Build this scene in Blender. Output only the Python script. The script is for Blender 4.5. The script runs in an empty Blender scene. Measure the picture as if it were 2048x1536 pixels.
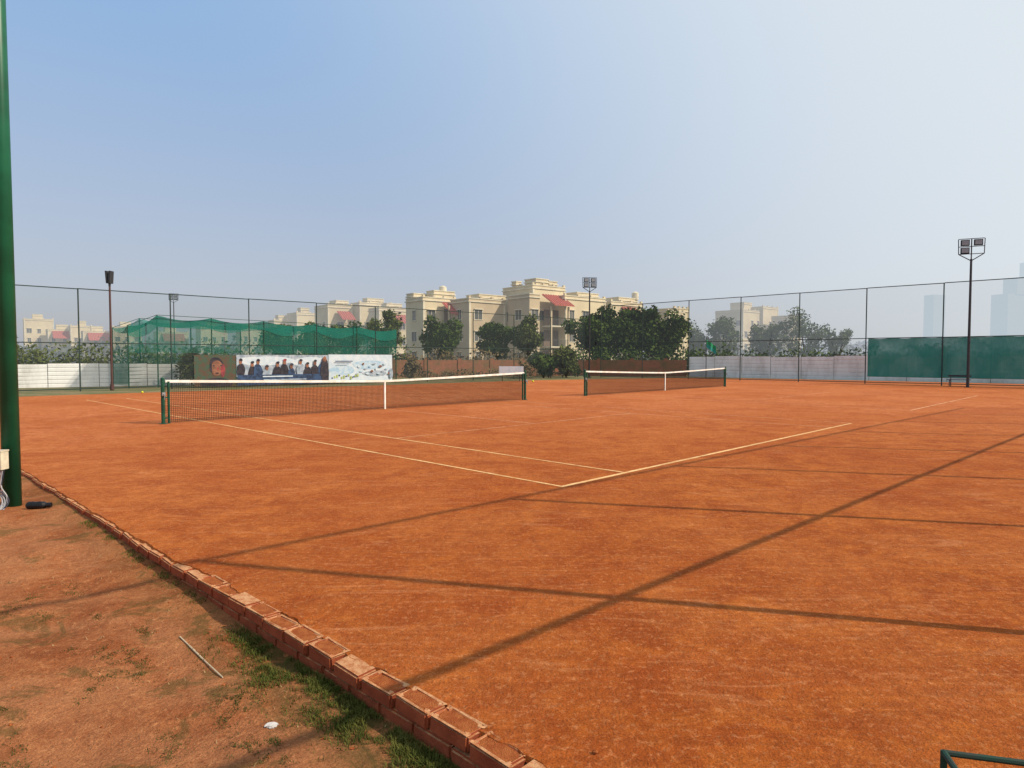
import bpy, bmesh, math, random
import numpy as np
from mathutils import Vector, Matrix
from mathutils import noise as mn
random.seed(7); rng=np.random.default_rng(7)
S=bpy.context.scene
S.view_settings.view_transform='Standard'; S.view_settings.look='None'; S.view_settings.exposure=0
COL=S.collection

# ---------------------------------------------------------------- materials
def newmat(name):
    m=bpy.data.materials.new(name); m.use_nodes=True
    nt=m.node_tree; b=nt.nodes['Principled BSDF']
    return m,nt,b
def mixc(nt,fac,a,b,bt='MIX'):
    n=nt.nodes.new('ShaderNodeMix'); n.data_type='RGBA'; n.blend_type=bt
    for i,v in ((0,fac),(6,a),(7,b)):
        if isinstance(v,bpy.types.NodeSocket): nt.links.new(v,n.inputs[i])
        elif i==0: n.inputs[i].default_value=v
        else: n.inputs[i].default_value=(*v,1)
    return n.outputs[2]
def noise(nt,vec,scale,detail=4,rough=.6,dist=0):
    n=nt.nodes.new('ShaderNodeTexNoise'); n.inputs['Scale'].default_value=scale
    n.inputs['Detail'].default_value=detail; n.inputs['Roughness'].default_value=rough
    n.inputs['Distortion'].default_value=dist
    nt.links.new(vec,n.inputs['Vector']); return n.outputs['Fac']
def ramp(nt,fac,a,b,va=0,vb=1):
    n=nt.nodes.new('ShaderNodeMapRange'); n.interpolation_type='SMOOTHSTEP'
    n.inputs[1].default_value=a; n.inputs[2].default_value=b; n.inputs[3].default_value=va; n.inputs[4].default_value=vb
    nt.links.new(fac,n.inputs[0]); return n.outputs[0]
def math_(nt,op,a,b=None):
    n=nt.nodes.new('ShaderNodeMath'); n.operation=op
    for i,v in enumerate((a,b)):
        if v is None: continue
        if isinstance(v,bpy.types.NodeSocket): nt.links.new(v,n.inputs[i])
        else: n.inputs[i].default_value=v
    return n.outputs[0]
def objco(nt): return nt.nodes.new('ShaderNodeTexCoord').outputs['Object']
def mapping(nt,vec,rot=(0,0,0),scale=(1,1,1),loc=(0,0,0)):
    n=nt.nodes.new('ShaderNodeMapping'); n.inputs['Rotation'].default_value=rot; n.inputs['Scale'].default_value=scale; n.inputs['Location'].default_value=loc
    nt.links.new(vec,n.inputs[0]); return n.outputs[0]
def vdot(nt,vec,v):
    n=nt.nodes.new('ShaderNodeVectorMath'); n.operation='DOT_PRODUCT'; nt.links.new(vec,n.inputs[0]); n.inputs[1].default_value=v; return n.outputs['Value']
def bump(nt,b,h,strength,dist):
    n=nt.nodes.new('ShaderNodeBump'); n.inputs['Strength'].default_value=strength; n.inputs['Distance'].default_value=dist
    nt.links.new(h,n.inputs['Height']); nt.links.new(n.outputs[0],b.inputs['Normal'])
def simple(name,c1,c2=None,scale=3,rough=.7,metal=0,bmp=0,island=False,haze=0,hazecol=(.62,.66,.72),spec=.3):
    m,nt,b=newmat(name); b.inputs['Roughness'].default_value=rough; b.inputs['Metallic'].default_value=metal
    b.inputs['Specular IOR Level'].default_value=spec
    c2=c2 or tuple(x*.8 for x in c1)
    co=objco(nt); f=noise(nt,co,scale)
    f=ramp(nt,f,.35,.65)
    if island:
        g=nt.nodes.new('ShaderNodeNewGeometry'); f=math_(nt,'MULTIPLY',f,.5)
        r=math_(nt,'MULTIPLY',g.outputs['Random Per Island'],.5); f=math_(nt,'ADD',f,r)
    c=mixc(nt,f,c1,c2); nt.links.new(c,b.inputs['Base Color'])
    if bmp: bump(nt,b,noise(nt,co,scale*8),bmp,.02)
    if haze:   # aerial perspective painted into far things: haze colour mixed in as emission
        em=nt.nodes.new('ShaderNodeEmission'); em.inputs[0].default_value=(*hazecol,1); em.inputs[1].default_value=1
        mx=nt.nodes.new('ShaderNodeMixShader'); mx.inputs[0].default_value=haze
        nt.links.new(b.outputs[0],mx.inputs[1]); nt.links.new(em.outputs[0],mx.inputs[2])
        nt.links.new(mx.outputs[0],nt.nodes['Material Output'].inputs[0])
    return m
def sheet(name,col,alpha,scale=0,c2=None,va=.1):
    m,nt,b=newmat(name); b.inputs['Base Color'].default_value=(*col,1); b.inputs['Roughness'].default_value=.8
    b.inputs['Alpha'].default_value=alpha; b.inputs['Specular IOR Level'].default_value=.1
    if scale:
        co=objco(nt); f=noise(nt,co,scale,3); a=ramp(nt,f,.3,.7,alpha-va,min(1,alpha+va)); nt.links.new(a,b.inputs['Alpha'])
        nt.links.new(mixc(nt,f,col,c2 or col),b.inputs['Base Color'])
    return m

# ---------------------------------------------------------------- mesh builder
class MB:
    def __init__(s): s.v=[]; s.f=[]
    def quad(s,a,b,c,d):
        i=len(s.v); s.v+= [tuple(a),tuple(b),tuple(c),tuple(d)]; s.f.append((i,i+1,i+2,i+3))
    def poly(s,pts):
        i=len(s.v); s.v+=[tuple(p) for p in pts]; s.f.append(tuple(range(i,i+len(pts))))
    def box(s,p,a,b,c):
        p,a,b,c=map(Vector,(p,a,b,c)); i=len(s.v)
        s.v+=[tuple(q) for q in (p,p+a,p+a+b,p+b,p+c,p+a+c,p+a+b+c,p+b+c)]
        s.f+=[(i+x[0],i+x[1],i+x[2],i+x[3]) for x in ((3,2,1,0),(4,5,6,7),(0,1,5,4),(1,2,6,5),(2,3,7,6),(3,0,4,7))]
    def tube(s,p,q,r0,r1=None,n=8):
        r1=r0 if r1 is None else r1
        p,q=Vector(p),Vector(q); d=(q-p).normalized()
        a=d.orthogonal().normalized(); b=d.cross(a); i=len(s.v)
        for c,r in ((p,r0),(q,r1)):
            for k in range(n):
                t=2*math.pi*k/n; s.v.append(tuple(c+a*r*math.cos(t)+b*r*math.sin(t)))
        for k in range(n):
            s.f.append((i+k,i+(k+1)%n,i+n+(k+1)%n,i+n+k))
        s.f.append(tuple(i+k for k in reversed(range(n)))); s.f.append(tuple(i+n+k for k in range(n)))
    def obj(s,name,mat,parent=None,smooth=False):
        me=bpy.data.meshes.new(name); me.from_pydata(s.v,[],s.f); me.materials.append(mat); me.update()
        if smooth: me.polygons.foreach_set('use_smooth',[True]*len(me.polygons))
        o=bpy.data.objects.new(name,me); COL.objects.link(o)
        if parent: o.parent=parent
        return o
def empty(name):
    o=bpy.data.objects.new(name,None); o.empty_display_size=.3; COL.objects.link(o); return o

# ---------------------------------------------------------------- frames of reference (metres)
aU=math.radians(45.4)
U=Vector((math.cos(aU),math.sin(aU),0)); V=Vector((-math.sin(aU),math.cos(aU),0)); Z=Vector((0,0,1))
C=Vector((.62,7.93,0))        # near corner of the court (baseline x sideline)
KD=Vector((-.724,.690,0)).normalized(); KN=Vector((-KD.y,KD.x,0)); K0=Vector((-2.04,4.37,0))   # kerb line
FD=Vector((.744,.668,0)).normalized(); FN=Vector((-.668,.744,0)).normalized()       # far-left fence
F0=Vector((-21.2,31.6,0))
SUN_EL=math.radians(40); SUN=Vector((.972*math.cos(SUN_EL),-.235*math.cos(SUN_EL),math.sin(SUN_EL)))

# ---------------------------------------------------------------- camera
cam=bpy.data.cameras.new('camera'); co=bpy.data.objects.new('camera',cam); COL.objects.link(co)
co.location=(0,0,1.59); co.rotation_euler=(math.radians(90-2.27),0,0)
cam.sensor_width=36; cam.lens=22.64; cam.clip_end=9000; cam.clip_start=.05
S.camera=co

# ---------------------------------------------------------------- world + sun
w=bpy.data.worlds.new('World'); S.world=w; w.use_nodes=True; nt=w.node_tree
bg=nt.nodes['Background']; bg.inputs[1].default_value=.1
sky=nt.nodes.new('ShaderNodeTexSky'); sky.sky_type='NISHITA'; sky.sun_disc=False
sky.sun_elevation=SUN_EL; sky.sun_rotation=math.atan2(.972,-.235)
sky.air_density=1.0; sky.dust_density=3.0; sky.ozone_density=1.5
tc=nt.nodes.new('ShaderNodeTexCoord'); sx=nt.nodes.new('ShaderNodeSeparateXYZ'); nt.links.new(tc.outputs['Generated'],sx.inputs[0])
sc=nt.nodes.new('ShaderNodeVectorMath'); sc.operation='SCALE'; sc.inputs['Scale'].default_value=1.8; nt.links.new(sky.outputs[0],sc.inputs[0])
hz=ramp(nt,sx.outputs['Z'],-.04,.54)
haze=mixc(nt,hz,(5.15,5.25,5.75),(2.9,4.9,7.9))        # hazy air: grey-lilac low, blue high
c1=mixc(nt,.8,(0,0,0),(0,0,0)); nt.links.new(sc.outputs[0],c1.node.inputs[6]); nt.links.new(haze,c1.node.inputs[7])
gl=ramp(nt,vdot(nt,tc.outputs['Generated'],SUN),-.24,.60,0,.92)
c2=mixc(nt,gl,c1,(7.6,8.2,8.6))
nt.links.new(c2,bg.inputs[0])
sl=bpy.data.lights.new('sun','SUN'); sl.energy=4.6; sl.angle=math.radians(.53); sl.color=(1,.88,.71)
so=bpy.data.objects.new('sun',sl); COL.objects.link(so); so.rotation_euler=SUN.to_track_quat('Z','Y').to_euler(); so.location=(20,-5,20)

# ---------------------------------------------------------------- clay material
def clay_mat(name,lower=False):
    m,nt,b=newmat(name); b.inputs['Roughness'].default_value=.95; b.inputs['Specular IOR Level'].default_value=.08
    co=objco(nt)
    big=ramp(nt,noise(nt,co,.28,4,.6,.9),.43,.57)
    pat=ramp(nt,noise(nt,mapping(nt,co,loc=(5,3,0)),.8,5,.62,1.0),.42,.58)
    mid=ramp(nt,noise(nt,co,2.0,6,.70,.8),.38,.62)
    blot=ramp(nt,noise(nt,co,7,6,.72,.5),.42,.58)
    fine=ramp(nt,noise(nt,co,24,5,.75),.50,.68)
    grit=noise(nt,co,110,3,.7)
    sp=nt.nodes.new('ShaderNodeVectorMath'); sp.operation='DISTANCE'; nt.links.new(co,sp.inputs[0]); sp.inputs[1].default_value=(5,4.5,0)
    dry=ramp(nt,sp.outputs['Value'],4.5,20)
    wv=mapping(nt,co,(0,0,math.radians(-20)),(.9,3.2,1))
    wisps=ramp(nt,noise(nt,wv,1.1,6,.72,1.8),.53,.70)
    br=mapping(nt,co,(0,0,math.radians(44)),(1.2,26,1))        # fine marks left by the drag brush
    brush=ramp(nt,noise(nt,br,1.0,3,.6,.3),.35,.65,.92,1.06)
    if lower:
        c=mixc(nt,mid,(.26,.080,.028),(.42,.155,.058))
        c=mixc(nt,math_(nt,'MULTIPLY',blot,.45),c,(.31,.092,.030))
        c=mixc(nt,math_(nt,'MULTIPLY',pat,.40),c,(.46,.20,.09))
    else:
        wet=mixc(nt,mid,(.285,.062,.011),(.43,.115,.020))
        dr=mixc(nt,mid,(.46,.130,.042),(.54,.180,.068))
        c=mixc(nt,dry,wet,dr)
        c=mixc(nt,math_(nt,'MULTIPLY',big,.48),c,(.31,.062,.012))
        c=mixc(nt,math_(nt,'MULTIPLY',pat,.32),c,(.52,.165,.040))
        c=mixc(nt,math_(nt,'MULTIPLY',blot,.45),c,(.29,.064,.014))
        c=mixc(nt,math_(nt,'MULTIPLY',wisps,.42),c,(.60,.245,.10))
    c=mixc(nt,math_(nt,'MULTIPLY',fine,.42),c,(.66,.29,.12))
    dk=ramp(nt,noise(nt,co,34,4,.7),.54,.68)
    c=mixc(nt,math_(nt,'MULTIPLY',dk,.45),c,(.17,.038,.012))
    g=ramp(nt,grit,.3,.7,.74,1.22)
    if not lower: g=math_(nt,'MULTIPLY',g,brush)
    n=nt.nodes.new('ShaderNodeVectorMath'); n.operation='SCALE'; nt.links.new(c,n.inputs[0]); nt.links.new(g,n.inputs['Scale'])
    col=n.outputs[0]
    if lower:
        ms=ramp(nt,noise(nt,co,2.6,7,.72,.9),.53,.62); col=mixc(nt,math_(nt,'MULTIPLY',ms,.6),col,(.105,.072,.022))
        # damp mossy soil in the lee of the kerb
        t=math_(nt,'SUBTRACT',vdot(nt,co,KN),K0.dot(KN)); s_=math_(nt,'SUBTRACT',vdot(nt,co,KD),K0.dot(KD))
        k=math_(nt,'MULTIPLY',ramp(nt,t,.05,.48,1,0),ramp(nt,s_,-1.0,-.2,1,.25))
        k=math_(nt,'MULTIPLY',k,ramp(nt,noise(nt,co,5,6,.75,.5),.36,.54))
        col=mixc(nt,math_(nt,'MULTIPLY',k,.88),col,(.055,.056,.015))
    nt.links.new(col,b.inputs['Base Color'])
    h=math_(nt,'ADD',noise(nt,co,60,5,.7),math_(nt,'MULTIPLY',noise(nt,co,8,5,.65),2.2))
    bump(nt,b,h,.8 if not lower else 1,.016)
    return m
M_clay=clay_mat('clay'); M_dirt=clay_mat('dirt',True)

# base ground to the horizon
def gz(x,y):
    r=math.hypot(x+2,y-4); t=min(1,max(0,(r-9)/14)); t=t*t*(3-2*t)
    return -.26+.23*t
m,nt,b=newmat('ground'); b.inputs['Roughness'].default_value=1
cc=objco(nt); f=ramp(nt,noise(nt,cc,.5,6,.7),.4,.6); f2=ramp(nt,noise(nt,cc,6,5,.7),.35,.65)
cl=mixc(nt,f,(.11,.12,.035),(.24,.17,.08)); cl=mixc(nt,math_(nt,'MULTIPLY',f2,.4),cl,(.06,.075,.02)); nt.links.new(cl,b.inputs['Base Color'])
bump(nt,b,noise(nt,cc,12,5),.6,.05)
M_ground=m
vs=[(0,0,gz(0,0))]; fs=[]; NA=120; rs=[1.2*1.17**i for i in range(53)]
for r in rs:
    for k in range(NA):
        a=2*math.pi*k/NA; x,y=r*math.cos(a),r*math.sin(a); vs.append((x,y,gz(x,y)))
for k in range(NA): fs.append((0,1+k,1+(k+1)%NA))
for i in range(len(rs)-1):
    for k in range(NA):
        a=1+i*NA+k; a2=1+i*NA+(k+1)%NA; fs.append((a,a+NA,a2+NA,a2))
me=bpy.data.meshes.new('ground'); me.from_pydata(vs,[],fs); me.materials.append(M_ground)
o=bpy.data.objects.new('ground',me); COL.objects.link(o)

# clay court slab
KR=K0-KN*.115
pts=[KR-KD*14,Vector((60,6,0)),Vector((36,37,0)),Vector((25,46.6,0)),Vector((15,53.5,0)),Vector((2.0,47.2,0)),Vector((-18.5,28.7,0)),Vector((-23.2,24.3,0)),KR+KD*27.3]
mb=MB(); mb.poly(pts)
for i in range(len(pts)):
    p,q=pts[i],pts[(i+1)%len(pts)]; mb.quad(p,p-Z*.3,q-Z*.3,q)
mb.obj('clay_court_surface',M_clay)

# lower dirt ground by the kerb
def dz(s,t):
    base=-.140+.08*min(1,max(0,(s+.6)/4.5))
    n=.012*math.sin(s*3.1+t*2.2)+.010*math.sin(s*7.3-t*5.1)+.006*math.sin(t*13+s*3)
    e=max(0,t-6); return base+n*min(1,.3+t*3)-.02*e*e*.2+ .02*math.exp(-t*9)
vs=[];fs=[]; ns,ntt=220,70
for i in range(ns):
    for j in range(ntt):
        s=-4+i*.11; t=-.05+ (j/(ntt-1))**1.4*8
        p=K0+KD*s+KN*t; vs.append((p.x,p.y,dz(s,t)+random.uniform(-.003,.003)))
for i in range(ns-1):
    for j in range(ntt-1):
        a=i*ntt+j; fs.append((a,a+1,a+ntt+1,a+ntt))
me=bpy.data.meshes.new('dirt_ground'); me.from_pydata(vs,[],fs); me.materials.append(M_dirt)
me.polygons.foreach_set('use_smooth',[True]*len(me.polygons))
COL.objects.link(bpy.data.objects.new('dirt_ground',me))

# ---------------------------------------------------------------- court lines
def linemat(name,c1,c2,a,b_,amin,lo):
    m,nt,b=newmat(name); b.inputs['Roughness'].default_value=.9
    cc=objco(nt); f=ramp(nt,noise(nt,cc,5,7,.8),a,b_)
    nt.links.new(mixc(nt,f,c1,c2),b.inputs['Base Color'])
    al=ramp(nt,noise(nt,cc,9,7,.85),.50,.64,1,amin)
    al=math_(nt,'MULTIPLY',al,ramp(nt,noise(nt,cc,.9,4,.7),.45,.65,1,lo)); nt.links.new(al,b.inputs['Alpha']); return m
M_line=linemat('court_line_paint',(.78,.50,.22),(.66,.34,.12),.40,.62,.55,.75)
M_line2=linemat('court_line_faded',(.72,.42,.22),(.60,.26,.11),.34,.58,.35,.55)
def court(o,name,main):
    par=empty(name)
    a=MB(); bl=MB()
    def ln(mb,u0,v0,u1,v1,wd=.05):
        p=o+U*u0+V*v0; q=o+U*u1+V*v1; d=(q-p); L=d.length; d=d/L; n=Vector((-d.y,d.x,0))
        k=max(2,int(L/.35)); pr=None
        for i in range(k+1):
            c=p+d*(L*i/k)+Z*.004; wa=wd/2*random.uniform(.78,1.1); wb=wd/2*random.uniform(.78,1.1); cur=(c-n*wa,c+n*wb)
            if pr: mb.quad(pr[0],cur[0],cur[1],pr[1])
            pr=cur
    ln(a,-.03,0,10.97,0,.070)                      # near baseline
    ln(a,0,.04,0,23.77,.052); ln(a,1.37,.04,1.37,23.77,.050)
    ln(bl,9.6,.04,9.6,23.77); ln(bl,10.97,.04,10.97,23.77)
    ln(bl,1.4,5.485,9.57,5.485); ln(bl,1.4,18.285,9.57,18.285)
    ln(bl,5.485,5.515,5.485,18.25); ln(bl,.03,23.81,10.97,23.81)
    a.obj('lines_main',M_line if main else M_line2,par); bl.obj('lines_faded',M_line2,par)
    return par
court(C,'court_lines',True)
court(C+U*(10.97+1.83+3.7),'court_lines',False)

# ---------------------------------------------------------------- tennis nets
M_green=simple('dark_green_paint',(.012,.080,.045),(.008,.05,.03),6,.5)
M_netw=simple('net_twine',(.015,.014,.014),(.03,.02,.015),3,.9)
M_white=simple('white_band',(.84,.83,.78),(.70,.65,.56),4,.8)
M_metal=simple('galvanised',(.35,.36,.36),None,5,.45,.6)
def tennis_net(p0):
    par=empty('tennis_net'); L=12.8
    hh=lambda x: .914+(.156)*(abs(x-L/2)/(L/2))**1.15
    w_=MB(); band=MB(); post=MB(); met=MB(); r=.0033; cell=.043
    x=.06
    while x<L-.04:
        w_.box(p0+U*(x-r)-V*r+Z*.03,U*2*r,V*2*r,Z*(hh(x)-.05)); x+=cell
    nseg=24
    for k in range(22):
        for i in range(nseg):
            xa=.06+i*(L-.1)/nseg; xb=.06+(i+1)*(L-.1)/nseg
            za=.04+(hh(xa)-.06)*k/22; zb=.04+(hh(xb)-.06)*k/22
            w_.box(p0+U*xa+V*r*1.2+Z*(za-r),U*(xb-xa)+Z*(zb-za),V*2*r,Z*2*r)
    for i in range(nseg):
        xa=.06+i*(L-.12)/nseg; xb=.06+(i+1)*(L-.12)/nseg
        band.box(p0+U*xa-V*.012+Z*(hh(xa)-.065),U*(xb-xa)+Z*(hh(xb)-hh(xa)),V*.024,Z*.065)
    band.box(p0+U*(L/2-.025)-V*.018+Z*.005,U*.05,V*.036,Z*.915)
    for e,sg in ((0,-1),(L,1)):
        b_=p0+U*e
        post.tube(b_-Z*.02,b_+Z*1.10,.045,n=12); post.tube(b_+Z*1.10,b_+Z*1.13,.052,.03,n=12)
        post.tube(b_+U*(-sg*.13),b_+U*(-sg*.13)+Z*1.03,.03,n=10)
        for zz in (.12,.62,.98): post.box(b_+U*(-.13 if sg>0 else 0)-V*.012+Z*zz,U*.13,V*.024,Z*.035)
        post.tube(b_-Z*.01,b_+Z*.012,.10,n=12)
        met.tube(b_-V*.05+Z*.72,b_-V*.13+Z*.72,.012); met.tube(b_-V*.13+Z*.72,b_-V*.13+Z*.60,.010); met.box(b_-V*.085-U*.035+Z*.68,U*.07,V*.045,Z*.09)
    w_.obj('mesh',M_netw,par); band.obj('headband_and_strap',M_white,par); post.obj('posts',M_green,par); met.obj('winder',M_metal,par)
NP=C+V*11.885-U*.914
tennis_net(NP); tennis_net(NP+U*(12.8+3.7))

# ---------------------------------------------------------------- brick kerb
m,nt,b=newmat('kerb_brick'); b.inputs['Roughness'].default_value=.95; b.inputs['Specular IOR Level'].default_value=.1
cc=objco(nt); f=ramp(nt,noise(nt,cc,9,6,.7),.35,.65)
g=nt.nodes.new('ShaderNodeNewGeometry')
ca=mixc(nt,noise(nt,cc,3.5,1),(.30,.065,.030),(.40,.11,.046))
ca=mixc(nt,math_(nt,'MULTIPLY',f,.6),ca,(.20,.045,.021))
sz=nt.nodes.new('ShaderNodeSeparateXYZ'); nt.links.new(g.outputs['Normal'],sz.inputs[0])
up=math_(nt,'MULTIPLY',ramp(nt,sz.outputs['Z'],.5,.95),.9)
du=mixc(nt,ramp(nt,noise(nt,cc,22,6,.8),.38,.60),(.44,.165,.065),(.62,.34,.17))
ca=mixc(nt,up,ca,du); nt.links.new(ca,b.inputs['Base Color'])
bump(nt,b,noise(nt,cc,60,6,.75),.9,.008); M_brick=m
M_rim=simple('brick_fill',(.43,.135,.042),(.33,.085,.027),18,.95,bmp=.8,spec=.05)
bm=bmesh.new()
def brick(c,rot,tilt,L,W,Hh,frog=True):
    r=bmesh.ops.create_cube(bm,size=1); vv=r['verts']
    bmesh.ops.scale(bm,vec=(L,W,Hh),verts=vv)
    top=[f for f in {f for v in vv for f in v.link_faces} if f.normal.z>.5]
    if frog and top:
        ft=top[0]
        bmesh.ops.inset_region(bm,faces=[ft],thickness=.019)
        bmesh.ops.bevel(bm,geom=list(ft.verts),offset=.018,segments=3,affect='VERTICES')
        big=max((f for f in bm.faces if f.is_valid and f.normal.z>.5 and all(abs(v.co.x)<L/2-.01 and abs(v.co.y)<W/2-.01 and abs(v.co.z-Hh/2)<1e-5 for v in f.verts)),key=lambda f:f.calc_area())
        bmesh.ops.inset_region(bm,faces=[big],thickness=.005)
        dep=random.uniform(.001,.006)
        for v in big.verts: v.co.z-=dep
        big.material_index=1
    st=list(v for v in vv if v.is_valid); seen=set(st)
    while st:
        v=st.pop()
        for e in v.link_edges:
            o_=e.other_vert(v)
            if o_ not in seen: seen.add(o_); st.append(o_)
    allv=list(seen)
    oe=[e for e in {e for v in allv for e in v.link_edges} if all(abs(abs(v.co.x)-L/2)<1e-5 and abs(abs(v.co.y)-W/2)<1e-5 for v in e.verts)]
    bmesh.ops.transform(bm,matrix=Matrix.Translation(c)@Matrix.Rotation(rot,4,'Z')@Matrix.Rotation(tilt,4,'X')@Matrix.Rotation(random.uniform(-.025,.025),4,'Y'),verts=allv)
    for v in allv: v.co+=Vector([random.uniform(-.003,.003) for _ in range(3)])
    bmesh.ops.bevel(bm,geom=oe,offset=.010,segments=2,affect='EDGES')
rk=math.atan2(KD.y,KD.x)
s=-3.6; i=0
while s<26:
    L=.245
    base=K0+KD*(s+L/2)-KN*(.057)
    jit=random.uniform(-.010,.010)
    ztop=(.012 if s<.1 else -.002)+random.uniform(-.006,.006)
    brick(base-KN*jit+Z*(ztop-.0375),rk+random.uniform(-.05,.05),random.uniform(-.04,.04),L*random.uniform(.95,1.02),.122,.075,frog=(s<.1 and i%5!=2))
    if s<6: 
        brick(base-KN*.004+KD*.11+Z*(ztop-.0375-.079),rk+random.uniform(-.01,.01),0,L*1.05,.116,.076,frog=False)
    s+=L+random.uniform(.006,.024); i+=1
me=bpy.data.meshes.new('brick_kerb'); bm.to_mesh(me); bm.free(); me.materials.append(M_brick); me.materials.append(M_rim)
COL.objects.link(bpy.data.objects.new('brick_kerb',me))
# clay packed against and (further along) over the kerb
mb=MB(); prev=None; s=-3.6; 
while s<26:
    wob=.014*math.sin(s*5.3)+.012*math.sin(s*13.1)+.008*math.sin(s*41); k=min(1,max(0,(s-.05)/.9))
    a_=K0+KD*s-KN*(.27+wob*2)+Z*.001; b_=K0+KD*s-KN*(.15+wob)+Z*.008; e_=K0+KD*s-KN*(.104+wob-k*(.070+wob*.5))+Z*(.010+.002*k); d_=e_+KN*.012-Z*.02
    cur=[a_,b_,e_,d_]
    if prev:
        for j in range(3): mb.quad(prev[j],cur[j],cur[j+1],prev[j+1])
    prev=cur; s+=.045
mb.obj('soil_bank',M_clay,smooth=True)

# ---------------------------------------------------------------- grass along the kerb + weeds
def grass(name,pts,hmin,hmax,mat,lean=.6):
    vs=[];fs=[]
    for (x,y,z) in pts:
        h=random.uniform(hmin,hmax); a=random.uniform(0,6.28); l=random.uniform(.1,lean)*h; wd=random.uniform(.0012,.0030)
        dx,dy=math.cos(a),math.sin(a); px,py=-dy*wd,dx*wd; i=len(vs)
        vs+=[(x-px,y-py,z-.005),(x+px,y+py,z-.005),(x+px*.7+dx*l*.4,y+py*.7+dy*l*.4,z+h*.6),(x-px*.7+dx*l*.4,y-py*.7+dy*l*.4,z+h*.6),(x+dx*l,y+dy*l,z+h)]
        fs+=[(i,i+1,i+2,i+3),(i+3,i+2,i+4)]
    me=bpy.data.meshes.new(name); me.from_pydata(vs,[],fs); me.materials.append(mat)
    o=bpy.data.objects.new(name,me); COL.objects.link(o); return o
M_grass=simple('grass',(.045,.066,.012),(.135,.130,.034),6,.9,island=True,spec=.05)
gp=[]; tries=0
while len(gp)<15000 and tries<400000:
    tries+=1
    s=random.uniform(-3.2,.1); t=abs(random.gauss(.05,.13))+.01
    cl=mn.noise(Vector((s*4.5,t*7,1)))*1.3+mn.noise(Vector((s*15,t*18,5)))*.8
    if s>-.9 and random.random()<(s+.9)*1.8: continue
    if t>.40: continue
    if random.random()>.40+cl-1.0*max(0,t-.16): continue
    p=K0+KD*s+KN*t; gp.append((p.x,p.y,dz(s,t)))
for _ in range(2200):
    s=random.uniform(.1,3.6); t=.02+abs(random.gauss(0,.045))
    if math.sin(s*9)+math.sin(s*23)<.1: continue
    p=K0+KD*s+KN*t; gp.append((p.x,p.y,dz(s,t)))
grass('grass',gp,.006,.028,M_grass,1.4)
M_weed=simple('weeds',(.060,.065,.018),(.12,.100,.035),6,.8,island=True,spec=.05)
wp=[]
cents=[(random.uniform(-2.6,1.2),random.uniform(.35,2.2),random.uniform(.04,.15)) for _ in range(62)]
for (s0,t0,r0) in cents:
    for _ in range(int(3600*r0)):
        s=random.gauss(s0,r0*.7); t=random.gauss(t0,r0*.38)
        if mn.noise(Vector((s*14,t*14,2)))<-.02: continue
        p=K0+KD*s+KN*t
        if t>.05: wp.append((p.x,p.y,dz(s,t)))
grass('low_weeds',wp,.002,.010,M_weed,2.0)
# dry stalks and litter
M_straw=simple('straw',(.42,.30,.15),(.28,.17,.08),9,.9,island=True,spec=.05)
lp=[]
for _ in range(420):
    s=random.uniform(-3,2.5); t=abs(random.gauss(0,.7))+.03; p=K0+KD*s+KN*t; lp.append((p.x,p.y,dz(s,t)+.003))
grass('leaf_litter',lp,.004,.010,M_straw,4.5)

# ---------------------------------------------------------------- fences
M_fence=simple('fence_paint',(.02,.045,.04),(.035,.05,.045),3,.6)
M_link=sheet('chain_link',(.10,.13,.13),.10)
M_link_near=sheet('chain_link_near',(.10,.13,.13),.05)
def fence(name,p0,d,spacing,n,H,rails,mat_link,r=.03,z0=-.03,link=True):
    par=empty(name); mb=MB()
    for k in range(n):
        b_=p0+d*(spacing*k); mb.tube(b_+Z*z0,b_+Z*(H+.02),r,n=8)
    for zr in rails:
        for k in range(n-1):
            mb.tube(p0+d*(spacing*k+r*.8)+Z*zr,p0+d*(spacing*(k+1)-r*.8)+Z*(zr+random.uniform(-.015,.015)),r*.75,n=6)
    mb.obj('posts_and_rails',M_fence,par)
    if link:
        m2=MB(); L=spacing*(n-1); m2.quad(p0+Z*.05,p0+d*L+Z*.05,p0+d*L+Z*H,p0+Z*H); m2.obj('chain_link',mat_link,par)
    return par
NF=Vector((.735,.678,0)).normalized()
fence('chain_link_fence',Vector((3.9,3.45,0))-NF*3.31*3,NF,3.31,11,5.5,[2.75,5.5],M_link_near,r=.041)
fence('chain_link_fence',F0-FD*8.2,FD,4.1,12,5.0,[.1,2.35,5.0],M_link,r=.032)
RD=Vector((-.72,.694,0)).normalized()
fence('chain_link_fence',Vector((25.3,37.9,0))-RD*12.3,RD,4.1,10,6.0,[.1,2.85,6.0],M_link,r=.034)

# ---------------------------------------------------------------- green pole with junction box and cables
M_pole=simple('green_pole_paint',(.010,.115,.056),(.008,.080,.040),2,.4)
par=empty('green_light_pole'); mb=MB(); pb=Vector((-5.60,7.16,-.12))
mb.tube(pb,pb+Z*9.2,.088,.072,n=28); mb.obj('shaft',M_pole,par,True)
mb=MB(); mb.tube(pb,pb+Z*.05,.13,.13,n=20); mb.box(pb+Vector((-.8,-.04,9.0)),(1.6,0,0),(0,.08,0),(0,0,.08)); mb.obj('base_collar_and_crossarm',M_pole,par)
M_cream=simple('cream_plastic',(.66,.60,.45),None,8,.5)
mb=MB(); mb.box(pb+Vector((-.14,-.22,.50)),(.20,0,0),(0,.11,0),(0,0,.20)); mb.box(pb+Vector((-.145,-.225,.695)),(.21,0,0),(0,.12,0),(0,0,.015)); mb.box(pb+Vector((.02,-.232,.56)),(.02,0,0),(0,.01,0),(0,0,.05)); mb.obj('junction_box',M_cream,par)
M_cable=simple('grey_cable',(.42,.41,.42),(.25,.25,.27),10,.6)
M_cable2=simple('dark_cable',(.03,.03,.05),None,10,.6)
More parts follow.
